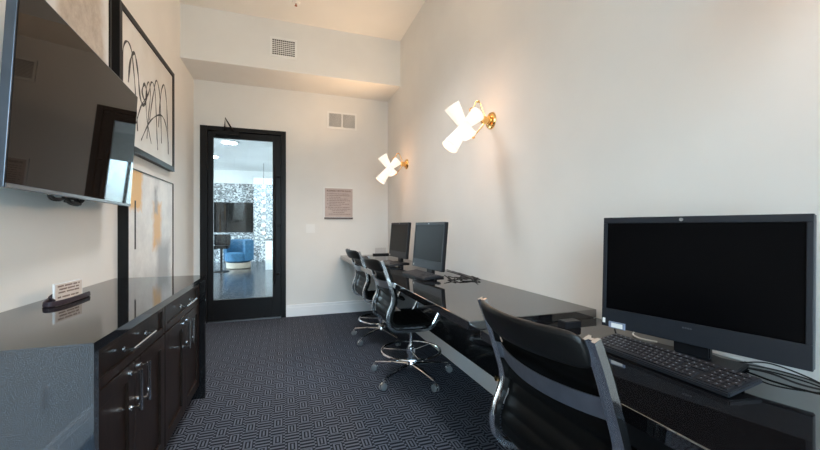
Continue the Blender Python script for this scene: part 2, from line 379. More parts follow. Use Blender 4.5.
# ------------------------------------------------------------------ brass sconces
def sconce(y, label):
    s = thing('wall_sconce', label, 'wall lamp', (XR, y, 1.972), group=None)
    R = Matrix.Rotation(-PI / 2, 4, 'Y')
    obj('wall_plate', lathe([(.062, 0), (.062, .006), (.055, .016), (.034, .020)], 28, mat=R), 'brass', s, True)
    obj('hub', lathe([(.034, .020), (.034, .034), (.027, .036), (.027, .075), (.018, .085), (.008, .09)], 24, mat=R), 'brass', s, True)
    a1 = obj('arm', tube([(-.05, -.01, .0), (-.10, -.01, .115), (-.13, -.01, .125), (-.20, -.004, -.02)], .0045, 8), 'brass', s, True)
    a2 = obj('arm', tube([(-.045, .02, .0), (-.05, .02, -.02), (-.135, .025, -.125)], .0045, 8), 'brass', s, True)
    obj('arm_cap', lathe([(.009, -.006), (.012, 0), (.009, .008)], 12, mat=Matrix.Translation((-.135, .025, -.128))), 'brass', a2, True)
    obj('arm_cap', lathe([(.009, -.006), (.012, 0), (.009, .008)], 12, mat=Matrix.Translation((-.115, -.01, .122))), 'brass', a1, True)
    obj('arm', tube([(-.08, 0, 0), (-.21, .005, -.05)], .007, 8), 'brass', s, True)
    obj('ring', sweep(bmesh.new(), [(-.165 + .018 * math.cos(t), -.01, .055 + .018 * math.sin(t)) for t in [2 * PI * i / 16 for i in range(16)]], circ(.004, 6), up0=Vector((0, 1, 0)), closed=True), 'brass', s, True)
    c0 = Vector((-.215, 0, -.052))
    for e1, e2, y_ in ((Vector((-.095, 0, .138)), Vector((.03, -.03, -.078)), .022), (Vector((-.13, 0, -.168)), Vector((.088, 0, .082)), -.022)):
        for e, r1 in ((e1, .060), (e2, .055)):
            ax = e.normalized(); q = ax.to_track_quat('Z', 'Y').to_matrix().to_4x4(); q.translation = c0 + Vector((0, y_, 0)); L = e.length
            pr_ = [(.033 + (r1 - .033) * (t ** 1.1), L * t) for t in [i / 8 for i in range(9)]]
            bm = lathe(pr_, 24, mat=q, caps=False)
            o = obj('shade', bm, 'opal', s, True); m_ = o.modifiers.new('solid', 'SOLIDIFY'); m_.thickness = .003; m_.offset = -1
    for dx, dz, en in ((-.325, .115, .75), (-.365, -.25, .6), (-.115, .04, .16), (-.19, -.155, .16)):
        l = bpy.data.lights.new('bulb_light', 'POINT'); l.energy = en; l.color = (1, .48, .22); l.shadow_soft_size = .10
        lo = bpy.data.objects.new('bulb_light', l); C.objects.link(lo); lo.parent = s; lo.location = (dx, .0, dz)
    for e, en in ((Vector((-.095, 0, .138)), 19), (Vector((-.13, 0, -.168)), 9)):        # beams leaving the two open shades
        l = bpy.data.lights.new('shade_beam', 'SPOT'); l.energy = en; l.color = (1, .64, .36); l.shadow_soft_size = .04; l.spot_size = math.radians(135); l.spot_blend = 1
        lo = bpy.data.objects.new('shade_beam', l); C.objects.link(lo); lo.parent = s; lo.location = c0 + e * 1.05; lo.rotation_euler = (-e).to_track_quat('Z', 'Y').to_euler()
    return s
sconce(2.31, 'brass wall sconce with crossed white shades, the nearer and larger one in view')
sconce(4.25, 'brass wall sconce with crossed white shades, farther one near the far corner')
sconce(.38, 'brass wall sconce with crossed white shades above the near large monitor, outside the view')

# ------------------------------------------------------------------ sideboard on the left
c = thing('sideboard', 'dark wood sideboard cabinet with a black granite top and end panels', 'cabinet', (0, 0, 0))
c.location = (XL, 1.31, 0)
ox, oy = XL, 1.31
def L(x0, x1, y0, y1, z0, z1, **k): return B(x0 - ox, x1 - ox, y0 - oy, y1 - oy, z0, z1, **k)
bm = L(XL + .002, -.53, 1.31, 2.91, .83, .86)
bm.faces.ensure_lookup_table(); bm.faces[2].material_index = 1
obj('granite_top', bm, ['granite', 'granite_reflect'], c)
obj('end_panel', L(XL + .002, -.53, 1.31, 1.34, 0, .83), 'granite_reflect', c, label='black granite end panel facing the viewer, blue-grey reflection in its colour')
obj('end_panel', L(XL + .002, -.53, 2.88, 2.91, 0, .83), 'granite', c)
FX = -.585
obj('body', L(XL + .01, FX, 1.34, 2.88, .09, .83), 'wood', c)
obj('toe_kick', L(XL + .05, FX - .05, 1.34, 2.88, 0, .09), 'blackmetal', c)
def shaker(y0, y1, z0, z1, rail):
    bm = bmesh.new(); X0, X1 = FX - ox, FX + .02 - ox
    y0 -= oy; y1 -= oy
    box(bm, X0, X1, y0, y0 + rail, z0, z1); box(bm, X0, X1, y1 - rail, y1, z0, z1)
    box(bm, X0, X1, y0 + rail, y1 - rail, z0, z0 + rail); box(bm, X0, X1, y0 + rail, y1 - rail, z1 - rail, z1)
    box(bm, X0, X0 + .009, y0 + rail, y1 - rail, z0 + rail, z1 - rail)
    return bm
def bar_handle(parent, a, b_, axis):
    X1 = FX + .02 - ox
    bm = bmesh.new()
    p, q = Vector(a), Vector(b_)
    dd = (q - p).normalized()
    off = Vector((.034, 0, 0))
    sweep(bm, [p - dd * .012 + off, q + dd * .012 + off], rrect(.006, .006))
    for e in (p, q): sweep(bm, [e, e + off], rrect(.005, .005)); lathe([(.011, 0), (.011, .004)], 12, bm, Matrix.Translation(e) @ Matrix.Rotation(PI / 2, 4, 'Y'))
    obj('handle', bm, 'chrome', parent, label='polished metal bar handle')
for u0 in (1.345, 2.112):
    u1 = u0 + .763; m_ = (u0 + u1) / 2; X1 = FX + .02 - ox
    dr = obj('drawer', shaker(u0 + .003, u1 - .003, .675, .822, .032), 'wood', c, bev=.0015)
    bar_handle(dr, (X1, m_ - .11 - oy, .748), (X1, m_ + .11 - oy, .748), 'y')
    for y0, y1, hy in ((u0 + .003, m_ - .0015, m_ - .045), (m_ + .0015, u1 - .003, m_ + .045)):
        dr = obj('door', shaker(y0, y1, .10, .669, .058), 'wood', c, bev=.0015)
        bar_handle(dr, (X1, hy - oy, .50), (X1, hy - oy, .635), 'z')

# card in acrylic stand and the pen tray on the sideboard
s = thing('tabletop_sign', 'small clear acrylic sign card with four printed lines on the sideboard', 'sign', (-.962, 2.02, .86), math.radians(-6))
obj('acrylic_edge', B(-.003, .003, 0, .19, .004, .088), 'acrylic', s)
obj('card', B(.003, .0042, .006, .184, .008, .084), pbr('card_paper', (.62, .55, .50), .5), s)
bm = bmesh.new(); rnd = random.Random(5)
for z, y0, y1 in ((.073, .02, .165), (.059, .03, .16), (.045, .025, .162), (.024, .02, .16)):
    y = y0
    while y < y1:
        l = rnd.uniform(.018, .05); yy = y
        while yy < min(y + l, y1): box(bm, .0042, .0046, yy, yy + .0042, z - .0038 * rnd.uniform(.7, 1), z + .0038); yy += .0056
        y += l + .008
obj('print_lines', bm, 'ink', s)
obj('stand_foot', B(-.011, .011, .0, .19, 0, .004), 'acrylic', s)
s = thing('coiled_cable', 'dark purple-black strap coiled behind and beside the acrylic card on the sideboard', 'strap', (-.935, 1.99, .86))
pts = smooth_pts([(-.02, .02, .012), (-.05, .05, .022), (-.06, .10, .026), (-.05, .04, .016), (-.03, -.03, .012), (.0, -.035, .012), (.022, .04, .012), (.022, .22, .012)], 6)
obj('strap', sweep(bmesh.new(), pts, rrect(.005, .011)), pbr('dark_purple_fabric', (.018, .008, .016), .6), s)
s.name = 'fabric_strap'

# ------------------------------------------------------------------ television
tp = [Vector((-.861, 1.543, 1.33)), Vector((-.93, 2.77, 1.33))]
ang = math.atan2(tp[1].y - tp[0].y, tp[1].x - tp[0].x)      # local +x runs from near to far edge
tv = thing('television', 'large flat television mounted tilted down on the left wall', 'television', tp[0], rot=(math.radians(3.2), 0, ang))
# local: x along width, z up, +y toward the wall when ang ~ 93 deg -> y points to -X
Wt, Ht = 1.229, .705
bm = bmesh.new()
box(bm, 0, Wt, .002, .03, 0, Ht)
obj('bezel', bm, pbr('gunmetal_bezel', (.10, .12, .15), .3, .8), tv, bev=.002)
obj('screen', B(.007, Wt - .007, 0, .002, .016, Ht - .006), 'tvscreen', tv)
obj('rear_housing', B(.2, Wt - .2, .03, .055, .12, .55, bev=.01), 'plastic', tv)
obj('bottom_strip', B(.007, Wt - .007, -.002, .002, .002, .014), pbr('strip_grey', (.16, .16, .17), .35, .6), tv)
bm = bmesh.new(); box(bm, .48, .76, .150, .163, .12, .33); box(bm, .5, .74, .05, .15, .15, .18); box(bm, .5, .74, .05, .15, .26, .29)
obj('wall_mount', bm, 'blackmetal', tv)
pts = smooth_pts([(.40, .05, .10), (.38, .04, .0), (.44, .03, -.012), (.52, .045, .004), (.56, .04, -.02), (.66, .045, -.022), (.62, .05, .004), (.54, .05, -.012), (.70, .05, -.004), (.66, .05, .12)], 6)
bm = tube(pts, .006, 6); pts2 = [p + Vector((.012, .012, -.004)) for p in pts]; tube(pts2, .005, 6, bm)
obj('power_cable', bm, 'rubber', tv, True)

# ------------------------------------------------------------------ pictures
def art_wash():
    g = G('beige_wash_painting'); X, Y, Z = g.xyz(); n = g.noise(3.2, 6, None, .62); n2 = g.noise(14, 5, None, .7)
    f = g.math('ADD', g.math('MULTIPLY', g.math('ABSOLUTE', g.math('SUBTRACT', Y, g.math('ADD', 1.02, g.math('MULTIPLY', Z, -.15)))), -3.6), g.math('ADD', .9, g.math('MULTIPLY', n, .9)))
    c = g.mix(g.ramp(f, (.35, (0, 0, 0)), (.62, (1, 1, 1))), (.70, .69, .67), g.ramp(n2, (.3, (.36, .29, .23)), (.7, (.55, .48, .40))))
    g.ln(c, g.b.inputs['Base Color']); g.b.inputs['Roughness'].default_value = .4; g.b.inputs['Coat Weight'].default_value = .25; return g.m
def art_plain():
    g = G('white_paper_with_wash'); X, Y, Z = g.xyz(); n = g.noise(5, 4)
    f = g.math('GREATER_THAN', g.math('ADD', Y, g.math('MULTIPLY', n, .1)), 9)
    c = g.ramp(n, (.3, (.66, .62, .56)), (.7, (.74, .71, .66))); g.ln(c, g.b.inputs['Base Color'])
    g.b.inputs['Roughness'].default_value = .4; g.b.inputs['Coat Weight'].default_value = .3; return g.m
def art_patch():
    g = G('abstract_patch_painting'); X, Y, Z = g.xyz(); n = g.noise(4, 6, None, .65); n2 = g.noise(11, 5, None, .7)
    def patch(y0, y1, z0, z1, soft=.03):
        dy = g.math('SUBTRACT', g.math('ABSOLUTE', g.math('SUBTRACT', Y, (y0 + y1) / 2)), (y1 - y0) / 2)
        dz = g.math('SUBTRACT', g.math('ABSOLUTE', g.math('SUBTRACT', Z, (z0 + z1) / 2)), (z1 - z0) / 2)
        e = g.math('ADD', g.math('MAXIMUM', dy, dz), g.math('MULTIPLY', g.math('SUBTRACT', n2, .5), .12))
        mr = g.node('ShaderNodeMapRange'); g.ln(e, mr.inputs[0]); mr.inputs[1].default_value = soft; mr.inputs[2].default_value = -soft; return mr.outputs[0]
    c = g.ramp(n, (.3, (.58, .57, .56)), (.5, (.70, .69, .67)), (.65, (.78, .77, .74)))
    c = g.mix(patch(.02, .27, .80, 1.1, .02), c, (.72, .44, .16)); c = g.mix(patch(.52, .72, .50, .88), c, (.70, .42, .17))
    c = g.mix(patch(.55, .62, .80, 1.0), c, (.30, .29, .28)); c = g.mix(patch(.62, .95, .15, .55, .06), c, (.36, .35, .35))
    c = g.mix(g.math('MULTIPLY', patch(.35, .75, .05, .3, .08), .6), c, (.42, .41, .40))
    g.ln(c, g.b.inputs['Base Color']); g.b.inputs['Roughness'].default_value = .55; return g.m
def picture(label, y0, y1, z0, z1, depth, bw, art, edge='frame', group=None):
    p = thing('framed_picture', label, 'picture', (XL, y0, z0)); W_, H_ = y1 - y0, z1 - z0
    bm = bmesh.new()
    box(bm, 0, depth, 0, bw, 0, H_); box(bm, 0, depth, W_ - bw, W_, 0, H_); box(bm, 0, depth, bw, W_ - bw, 0, bw); box(bm, 0, depth, bw, W_ - bw, H_ - bw, H_)
    obj('frame', bm, edge, p, bev=.002)
    obj('artwork', B(.002, depth - .008, bw, W_ - bw, bw, H_ - bw), art, p)
    return p, depth - .008
picture('white picture with a beige brushed wash, upper left above the television', 1.56, 2.80, 1.70, 2.70, .03, .022, art_wash())
p2, dx = picture('large black framed ink scribble drawing on white paper, top right of the left wall', 2.875, 4.13, 1.74, 2.70, .045, .045, art_plain())
def scr(pts, r0): 
    q = smooth_pts([(dx + .0012, y, z) for y, z in pts], 8); n = len(q)
    return q, [r0 * (.5 + .8 * abs(math.sin(i * .37 + r0 * 900))) for i in range(n)]
bm = bmesh.new()
strokes = [([(.10, .10), (.07, .35), (.07, .62), (.13, .72), (.21, .70), (.26, .55), (.30, .35), (.33, .15)], .007),
 ([(.16, .45), (.20, .62), (.27, .70), (.33, .60), (.38, .42), (.45, .38), (.52, .48), (.47, .55), (.42, .47), (.50, .40)], .010),
 ([(.30, .20), (.40, .36), (.55, .50), (.62, .62), (.70, .60), (.74, .40), (.76, .22), (.78, .10)], .006),
 ([(.58, .30), (.66, .52), (.74, .68), (.82, .62), (.86, .42), (.88, .18)], .006),
 ([(.40, .10), (.60, .30), (.85, .42), (1.0, .38), (1.08, .22)], .006),
 ([(.80, .30), (.86, .60), (.95, .72), (1.02, .60), (1.06, .35), (1.08, .12)], .007),
 ([(.52, .14), (.56, .34), (.60, .52), (.56, .60), (.50, .50), (.52, .30), (.62, .12)], .005)]
for k_, (pts, r0) in enumerate(strokes):
    q, sc_ = scr(pts, r0)
    sweep(bm, [p + Vector((0, 0, .02)) for p in q], [(-1, -.1), (1, -.1), (1, .1), (-1, .1)], up0=Vector((1, 0, 0)), scl=sc_)
for v_ in bm.verts: v_.co.x = min(max(v_.co.x, dx + .0002), dx + .0015)
obj('ink_strokes', bm, 'ink' if 0 else pbr('black_ink', (.03, .025, .022), .6), p2)
lo, dx3 = picture('tall abstract canvas with orange and grey patches, below the ink drawing past the television', 2.965, 4.03, .52, 1.615, .062, .008, art_patch())
obj('charcoal_mark', B(dx3, dx3 + .001, .13, .155, .52, .87), pbr('charcoal', (.03, .03, .03), .8), lo)

# ------------------------------------------------------------------ worktops on the right
t = thing('worktop', 'long glossy black wall-mounted worktop under the two distant monitors', 'desk', (XR, 1.365, .764))
obj('slab', B(.73 - XR, -.002, 0, YF - .018 - 1.365, .0, .04), 'granite_desk', t, bev=.003)
pn = obj('back_panel', B(-.06, -.019, .0, YF - .018 - 1.365, -.60, .0), pbr('black_gloss_panel', (.006, .006, .006), .12), t)
t = thing('worktop', 'near glossy black worktop, slightly lower, under the large near monitor', 'desk', (XR, -1.0, .724))
obj('slab', B(.784 - XR, -.002, 0, 2.363, .0, .04), 'granite_desk', t, bev=.003)
obj('support_panel', B(-.05, -.019, 0, 2.363, -.724, 0), pbr('black_matt_panel', (.008, .008, .008), .3), t)
t['label'] = 'near glossy black worktop, slightly lower, under the large near monitor and keyboard'
bx = obj('cable_box', B(0, .085, 0, .05, 0, .03, bev=.003), 'plastic', None); bx.location = (1.13, 1.25, .7645)
tag(bx, 'small flat black box on the near worktop against the raised worktop end', 'box')

# ------------------------------------------------------------------ all-in-one computers
def monitor(label, bl, br, z0, z1, desk, big):
    bl = Vector(bl); br = Vector(br); a = math.atan2(br.y - bl.y, br.x - bl.x)
    mid = (bl + br) / 2
    m = thing('desktop_monitor', label, 'monitor', (mid.x, mid.y, desk), a, group=None)
    # local x: left->right as seen from the front; front faces -y; z up
    W_ = (br - bl).length; H_ = z1 - z0; zb = z0 - desk
    tl = math.radians(2.2 if big else 5)
    R = Matrix.Translation((0, 0, zb)) @ Matrix.Rotation(-tl, 4, 'X')
    def put(bm): bmesh.ops.transform(bm, matrix=R, verts=bm.verts[:]); return bm
    sb, tb, bb = .014, .022, .068
    bm = bmesh.new(); hw = W_ / 2
    box(bm, -hw, -hw + sb, 0, .012, bb, H_ - tb); box(bm, hw - sb, hw, 0, .012, bb, H_ - tb)
    box(bm, -hw, hw, 0, .012, H_ - tb, H_); box(bm, -hw, hw, 0, .012, 0, bb)
    o = obj('bezel', put(bm), 'bezel', m, bev=.0015)
    obj('rear_casing', put(B(-hw, hw, .012, .032, 0, H_, bev=.003)), 'plastic' if not big else pbr('casing_grey', (.05, .058, .07), .35), m)
    obj('screen', put(B(-hw + sb, hw - sb, .004, .0118, bb, H_ - tb)), 'screen' if big else 'glossscreen', m)
    obj('camera_lens', put(lathe([(.0055, -.001), (.0055, .004)], 12, mat=Matrix.Translation((0 if not big else -.02, 0, H_ - tb / 2)) @ Matrix.Rotation(PI / 2, 4, 'X'))), 'chrome' if 0 else 'silver', m)
    bm = bmesh.new()
    for i in range(4): box(bm, -.013 + i * .007, -.008 + i * .007, -.0008, .0, bb * .7, bb * .7 + .0045)
    obj('maker_mark', put(bm), pbr('mark_grey', (.07, .07, .08), .4), m)
    if big:
        obj('white_sticker', put(B(-hw + .004, -hw + .014, -.001, 0, .012, .030)), 'white', m)
        lb = obj('tag_label', put(B(-hw + .030, -hw + .088, -.006, -.001, -.001, .022)), pbr('grey_tag', (.22, .26, .36), .4), m)
        obj('tag_text', put(B(-hw + .040, -hw + .080, -.007, -.006, .002, .018)), 'white', lb)
    else:
        obj('white_sticker', put(B(-hw + .02, -hw + .034, -.001, 0, .010, .026)), 'white', m)
    obj('stand_neck', B(-.05, .05, .034, .060, .012, zb + .2, bev=.004), 'plastic', m)
    obj('stand_foot', B(-.13, .13, -.02, .10, .0008, .012, bev=.004), 'plastic', m)
    return m
mA = monitor('large near black monitor with white labels at its lower left corner', (1.158, 1.091), (1.299, .555), .822, 1.236, .7645, True)
mB = monitor('black monitor on the raised worktop, the nearer of the two distant ones', (1.040, 2.97), (1.085, 2.455), .868, 1.240, .8045, False)
mC = monitor('black monitor on the raised worktop, the farthest one by the corner', (1.135, 4.06), (1.175, 3.56), .868, 1.250, .8045, False)

def keyboard(label, loc, rz):
    k = thing('keyboard', label, 'keyboard', loc, rz)
    # local x: width, y: depth (front edge y=0 toward the sitter), tilted
    R = Matrix.Rotation(math.radians(7), 4, 'X')
    def put(bm): bmesh.ops.transform(bm, matrix=R, verts=bm.verts[:]); return bm
    W_, D_ = .445, .142
    obj('case', put(B(0, W_, 0, D_, .002, .016, bev=.003)), 'bezel', k)
    keys = bmesh.new(); rnd = random.Random(2)
    for r_ in range(6):
        y = .012 + r_ * .0195 + (.004 if r_ == 5 else 0)
        x = .010
        while x < .433:
            wk = .0165
            if r_ == 0 and abs(x - .085) < .01: wk = .110
            if r_ in (1, 2, 3) and x < .015: wk = .024 + .004 * (3 - r_)
            if (.288 < x + wk / 2 < .298) or (.355 < x + wk / 2 < .363): x += .010; continue
            if r_ in (2,) and .298 < x < .352: x += .019; continue
            box(keys, x, x + wk, y, y + .0165, .016, .0195)
            if wk < .05: box(keys, x + .005, x + .0085, y + .0095, y + .0125, .0193, .0197, mi=1)
            x += wk + .0025
    obj('keys', put(keys), ['key', 'legend'], k)
    for x in (.03, W_ - .07): obj('foot', B(x, x + .04, .115, .12, 0, .016), 'plastic', k)
    return k
# front edge runs along -Y direction: local x -> -Y, local y -> +X
keyboard('black keyboard in front of the large near monitor', (1.052, 1.052, .7645), -PI / 2 + .02)
keyboard('black keyboard in front of the middle monitor on the raised worktop', (.935, 2.93, .8045), -PI / 2 + .06)
keyboard('black keyboard in front of the farthest monitor', (.95, 3.88, .8045), -PI / 2 + .03)

# cables
def cable(label, cat, pts, r, m='rubber', name='cable'):
    pts = [Vector(p) for p in pts]; o0 = pts[0].copy()
    o = obj(name, tube([p - o0 for p in smooth_pts(pts, 7)], r, 6), m, None, True); o.location = o0; tag(o, label, cat); return o
zc = .7645
cable('black cable looping out from under the near monitor towards the right', 'cable',
      [(1.30, .80, zc + .006), (1.33, .73, zc + .005), (1.335, .66, zc + .010), (1.33, .59, zc + .006), (1.36, .50, zc + .006), (1.385, .38, zc + .006)], .0028)
cable('thin black cable curling between the keyboard corner and the near monitor', 'cable',
      [(1.37, .86, zc + .004), (1.345, .76, zc + .008), (1.36, .68, zc + .03), (1.37, .60, zc + .02), (1.37, .55, zc + .004), (1.40, .60, zc + .004), (1.40, .68, zc + .004), (1.37, .74, zc + .004)], .0022)
cable('white cable showing below the near monitor, left of its right corner', 'cable',
      [(1.40, .87, zc + .006), (1.385, .83, zc + .008), (1.385, .80, zc + .008), (1.40, .76, zc + .005)], .0035, 'wcable')
cable('black cable loop hanging below the label of the near monitor', 'cable',
      [(1.25, 1.10, zc + .05), (1.235, 1.10, zc + .03), (1.225, 1.07, zc + .006), (1.23, 1.02, zc + .004), (1.255, .97, zc + .004)], .003)
cable('beige cable end behind the keyboard under the near monitor', 'cable',
      [(1.36, 1.11, zc + .012), (1.32, 1.09, zc + .005), (1.30, 1.04, zc + .005), (1.32, .99, zc + .005)], .003, 'wcable')
zc = .8045
rnd = random.Random(11)
for i, lab in enumerate(('tangled black cable beside the middle monitor, along the wall', 'tangled black cable beside the middle monitor, towards the worktop edge', 'looped black cable beside the middle monitor, longest of the tangle')):
    pts = [(1.14, 2.52, zc + .03), (1.16, 2.44, zc + .008)]
    for k_ in range(7): pts.append((1.17 + .02 * i + .025 * k_ + rnd.uniform(-.03, .03), 2.50 - .02 * k_ + rnd.uniform(-.07, .07), zc + .004 + rnd.uniform(0, .02)))
    pts.append((1.37, 2.45 + .06 * i, zc + .006)); pts.append((1.40, 2.8 + .12 * i, zc + .006))
    cable(lab, 'cable', pts, .0032)

cs = thing('desk_card_holder', 'small white card in a black base at the far end of the worktop', 'card holder', (1.30, 5.04, .8045))
obj('base', B(-.125, .105, -.02, .02, 0, .02, bev=.002), 'plastic', cs)
obj('card', B(-.092, .066, -.002, .002, .02, .10), pbr('pale_card', (.6, .58, .56), .4), cs)
f = obj('brass_cylinder', lathe([(.012, 0), (.012, .03), (.018, .032), (.018, .045)], 14, mat=Matrix.Rotation(-PI / 2, 4, 'Y')), 'brass', None, True); f.location = (XR - .06, 2.09, .20)  # gold-coloured spot, modelled as a plain brass cylinder
tag(f, 'small brass fitting low on the black panel just above the baseboard', 'cylinder')

# ------------------------------------------------------------------ drafting chairs
RAIL = [(-.010, -.017), (-.010, -.008), (-.004, -.005), (-.004, .005), (-.010, .008), (-.010, .017), (.010, .017), (.010, .008), (.004, .005), (.004, -.005), (.010, -.008), (.010, -.017)]
def make_chair(label):
    ch = thing('office_chair', label, 'chair')
    HW = .235
    prof = [(-.305, .955), (-.275, .88), (-.245, .79), (-.218, .70), (-.222, .645), (-.245, .59), (-.256, .54), (-.248, .485), (-.212, .450), (-.15, .440), (.03, .437), (.085, .455), (.12, .50), (.15, .56)]
    for sy in (-1, 1):
        pts = smooth_pts([(x, sy * HW, z) for x, z in prof], 4)
        bm = sweep(bmesh.new(), pts, RAIL, up0=Vector((0, 1, 0)))
        # groove ridge on the outer face
        obj('side_rail', bm, 'chrome', ch, True)
    # sling: one grid following the rails, with horizontal ribs
    sp = smooth_pts([(x, 0, z) for x, z in [(-.262, .90), (-.228, .80), (-.202, .70), (-.200, .645), (-.222, .59), (-.234, .54), (-.224, .49), (-.19, .468), (-.12, .462), (.03, .462), (.12, .470), (.165, .455), (.175, .43)]], 14)
    # arc length resample
    def panel(lo, hi, name, bul):
        P = sp[lo:hi + 1]; n = len(P); NU = 10; bm = bmesh.new(); grid = []; s_ = 0
        for i, p in enumerate(P):
            if i: s_ += (P[i] - P[i - 1]).length
            t_ = (P[min(i + 1, n - 1)] - P[max(i - 1, 0)]).normalized(); nrm = Vector((-t_.z, 0, t_.x)) * -1
            rib = .0042 * abs(math.sin(PI * s_ / .048))
            row = []
            for j in range(NU + 1):
                q = -1 + 2 * j / NU; b_ = bul * (1 - q * q)
                row.append(p + Vector((0, q * (HW - .012), 0)) + nrm * (b_ + rib))
            grid.append((row, [r - nrm * (.016 + 2 * rib) for r in row]))
        F = [[bm.verts.new(v) for v in a_] for a_, _ in grid]; K = [[bm.verts.new(v) for v in b_] for _, b_ in grid]
        for i in range(n - 1):
            for j in range(NU):
                bm.faces.new([F[i][j], F[i][j + 1], F[i + 1][j + 1], F[i + 1][j]]); bm.faces.new([K[i][j], K[i + 1][j], K[i + 1][j + 1], K[i][j + 1]])
            bm.faces.new([F[i][0], F[i + 1][0], K[i + 1][0], K[i][0]]); bm.faces.new([F[i][NU], K[i][NU], K[i + 1][NU], F[i + 1][NU]])
        for i in (0, n - 1):
            for j in range(NU): bm.faces.new([F[i][j], K[i][j], K[i][j + 1], F[i][j + 1]])
        obj(name, bm, 'leather_sling', ch, True)
    k = len(sp) - 1; mid_ = int(k * 6.5 / 12)
    panel(0, mid_, 'backrest', .004); panel(mid_, k, 'seat', .012)
    # padded headrest band, bulging backwards
    bm = bmesh.new(); pts = []; 
    NU = 14
    for j in range(NU + 1):
        q = -1 + 2 * j / NU; pts.append(Vector((-.292 - .056 * (1 - q * q), q * (HW - .014), .908)))
    sec = [(-.014, -.030), (.0, -.038), (.014, -.030), (.018, 0), (.015, .050), (.0, .060), (-.015, .050), (-.018, 0)]
    rings = []
    for j, p in enumerate(pts):
        kk = .82 if j in (0, NU) else 1
        rings.append([bm.verts.new(p + Vector((a_ * kk - .42 * b_ * kk, 0, b_ * kk))) for a_, b_ in sec])
    for A, D in zip(rings, rings[1:]):
        for j in range(len(sec)): bm.faces.new([A[j], A[(j + 1) % len(sec)], D[(j + 1) % len(sec)], D[j]])
    bm.faces.new(rings[0]); bm.faces.new(rings[-1])
    o = obj('headrest', bm, 'leather', ch, True); sb = o.modifiers.new('sub', 'SUBSURF'); sb.levels = 1; sb.render_levels = 2
    # curved steel strap across the back
    bm = bmesh.new(); rings = []
    for j in range(NU + 1):
        q = -1 + 2 * j / NU; x = -.238 - .046 * (1 - q * q); z0, z1 = .752 - .010 * (1 - q * q), .806 - .010 * (1 - q * q)
        rings.append([bm.verts.new(v_) for v_ in ((x + .016, q * HW, z0), (x, q * HW, z1), (x + .004, q * HW, z1), (x + .020, q * HW, z0))])
    for A, D in zip(rings, rings[1:]):
        for j in range(4): bm.faces.new([A[j], A[(j + 1) % 4], D[(j + 1) % 4], D[j]])
    bm.faces.new(rings[0]); bm.faces.new(rings[-1])
    obj('back_strap', bm, 'brushed', ch, True, label='curved steel strap across the back')
    bm = bmesh.new()
    for x in (-.13, .05): sweep(bm, [(x, -HW, .434), (x, HW, .434)], rrect(.014, .005))
    box(bm, -.14, .06, -.07, .07, .405, .43); 
    obj('seat_bracket', bm, 'brushed', ch)
    obj('tilt_lever', tube([(0, .05, .415), (.03, .22, .41), (.03, .25, .41)], .006, 8), 'plastic', ch)
    obj('gas_lift', lathe([(.025, .13), (.025, .24), (.018, .245), (.014, .26), (.014, .405)], 18), 'chrome', ch, True)
    fr = obj('foot_ring', sweep(bmesh.new(), [(.235 * math.cos(2 * PI * i / 40), .235 * math.sin(2 * PI * i / 40), .21) for i in range(40)], circ(.010, 8), closed=True), 'chrome', ch, True)
    bm = lathe([(.036, .19), (.036, .23)], 18)
    for i in range(3):
        a = 2 * PI * i / 3 + .5; sweep(bm, [(.03 * math.cos(a), .03 * math.sin(a), .21), (.23 * math.cos(a), .23 * math.sin(a), .21)], rrect(.009, .004))
    obj('ring_spokes', bm, 'chrome', fr)
    obj('base_hub', lathe([(.02, .065), (.038, .08), (.038, .125), (.028, .14)], 20), 'chrome', ch, True)
    for i in range(5):
        a = 2 * PI * i / 5 + CH_A; e = Vector((math.cos(a), math.sin(a), 0))
        lg = obj('leg', sweep(bmesh.new(), [e * .03 + Vector((0, 0, .10)), e * .17 + Vector((0, 0, .092)), e * .315 + Vector((0, 0, .073))], rrect(.016, .011), scl=[1.15, .9, .65]), 'chrome', ch, True)
        bm = bmesh.new(); s_ = Vector((-e.y, e.x, 0)); ctr = e * .325 + Vector((0, 0, .0265))
        for sg in (-1, 1):
            mm = Matrix.Translation(ctr + s_ * sg * .012) @ s_.to_track_quat('Z', 'Y').to_matrix().to_4x4()
            lathe([(.018, -.009), (.026, -.006), (.026, .006), (.018, .009)], 16, bm, mm)
        obj('caster', bm, 'castergrey', lg, True)
        bm = bmesh.new(); lathe([(.007, .03), (.007, .075)], 10, bm, Matrix.Translation(e * .31)); mm = Matrix.Translation(ctr + Vector((0, 0, .006))) @ s_.to_track_quat('Z', 'Y').to_matrix().to_4x4()
        lathe([(.029, -.004), (.029, .004)], 16, bm, mm)
        obj('caster_fork', bm, 'chrome', lg, True)
    return ch
CH_A = math.radians(212)
ch = make_chair('black ribbed leather office chair with chrome frame, foot ring in full view, middle of three')
ch.location = (.957, 2.765, 0)
ch2 = dup(ch, (.985, 3.83, 0), math.radians(3), 'black leather chrome office chair farthest away, nearest the far wall')
ch3 = dup(ch, (.94, .86, 0), 0, 'black leather office chair closest to the viewer, pulled up to the lower worktop')

# outlet on the left wall near the viewer (seen mirrored in the sideboard end)
s = thing('wall_outlet', 'white power outlet plate low on the left wall before the sideboard', 'outlet', (XL, .40, .39))
obj('outlet_plate', B(0, .006, -.036, .036, -.058, .058, bev=.002), 'white', s)
for z in (-.022, .022): obj('socket', B(.006, .008, -.016, .016, z - .013, z + .013, bev=.001), 'trim', s)

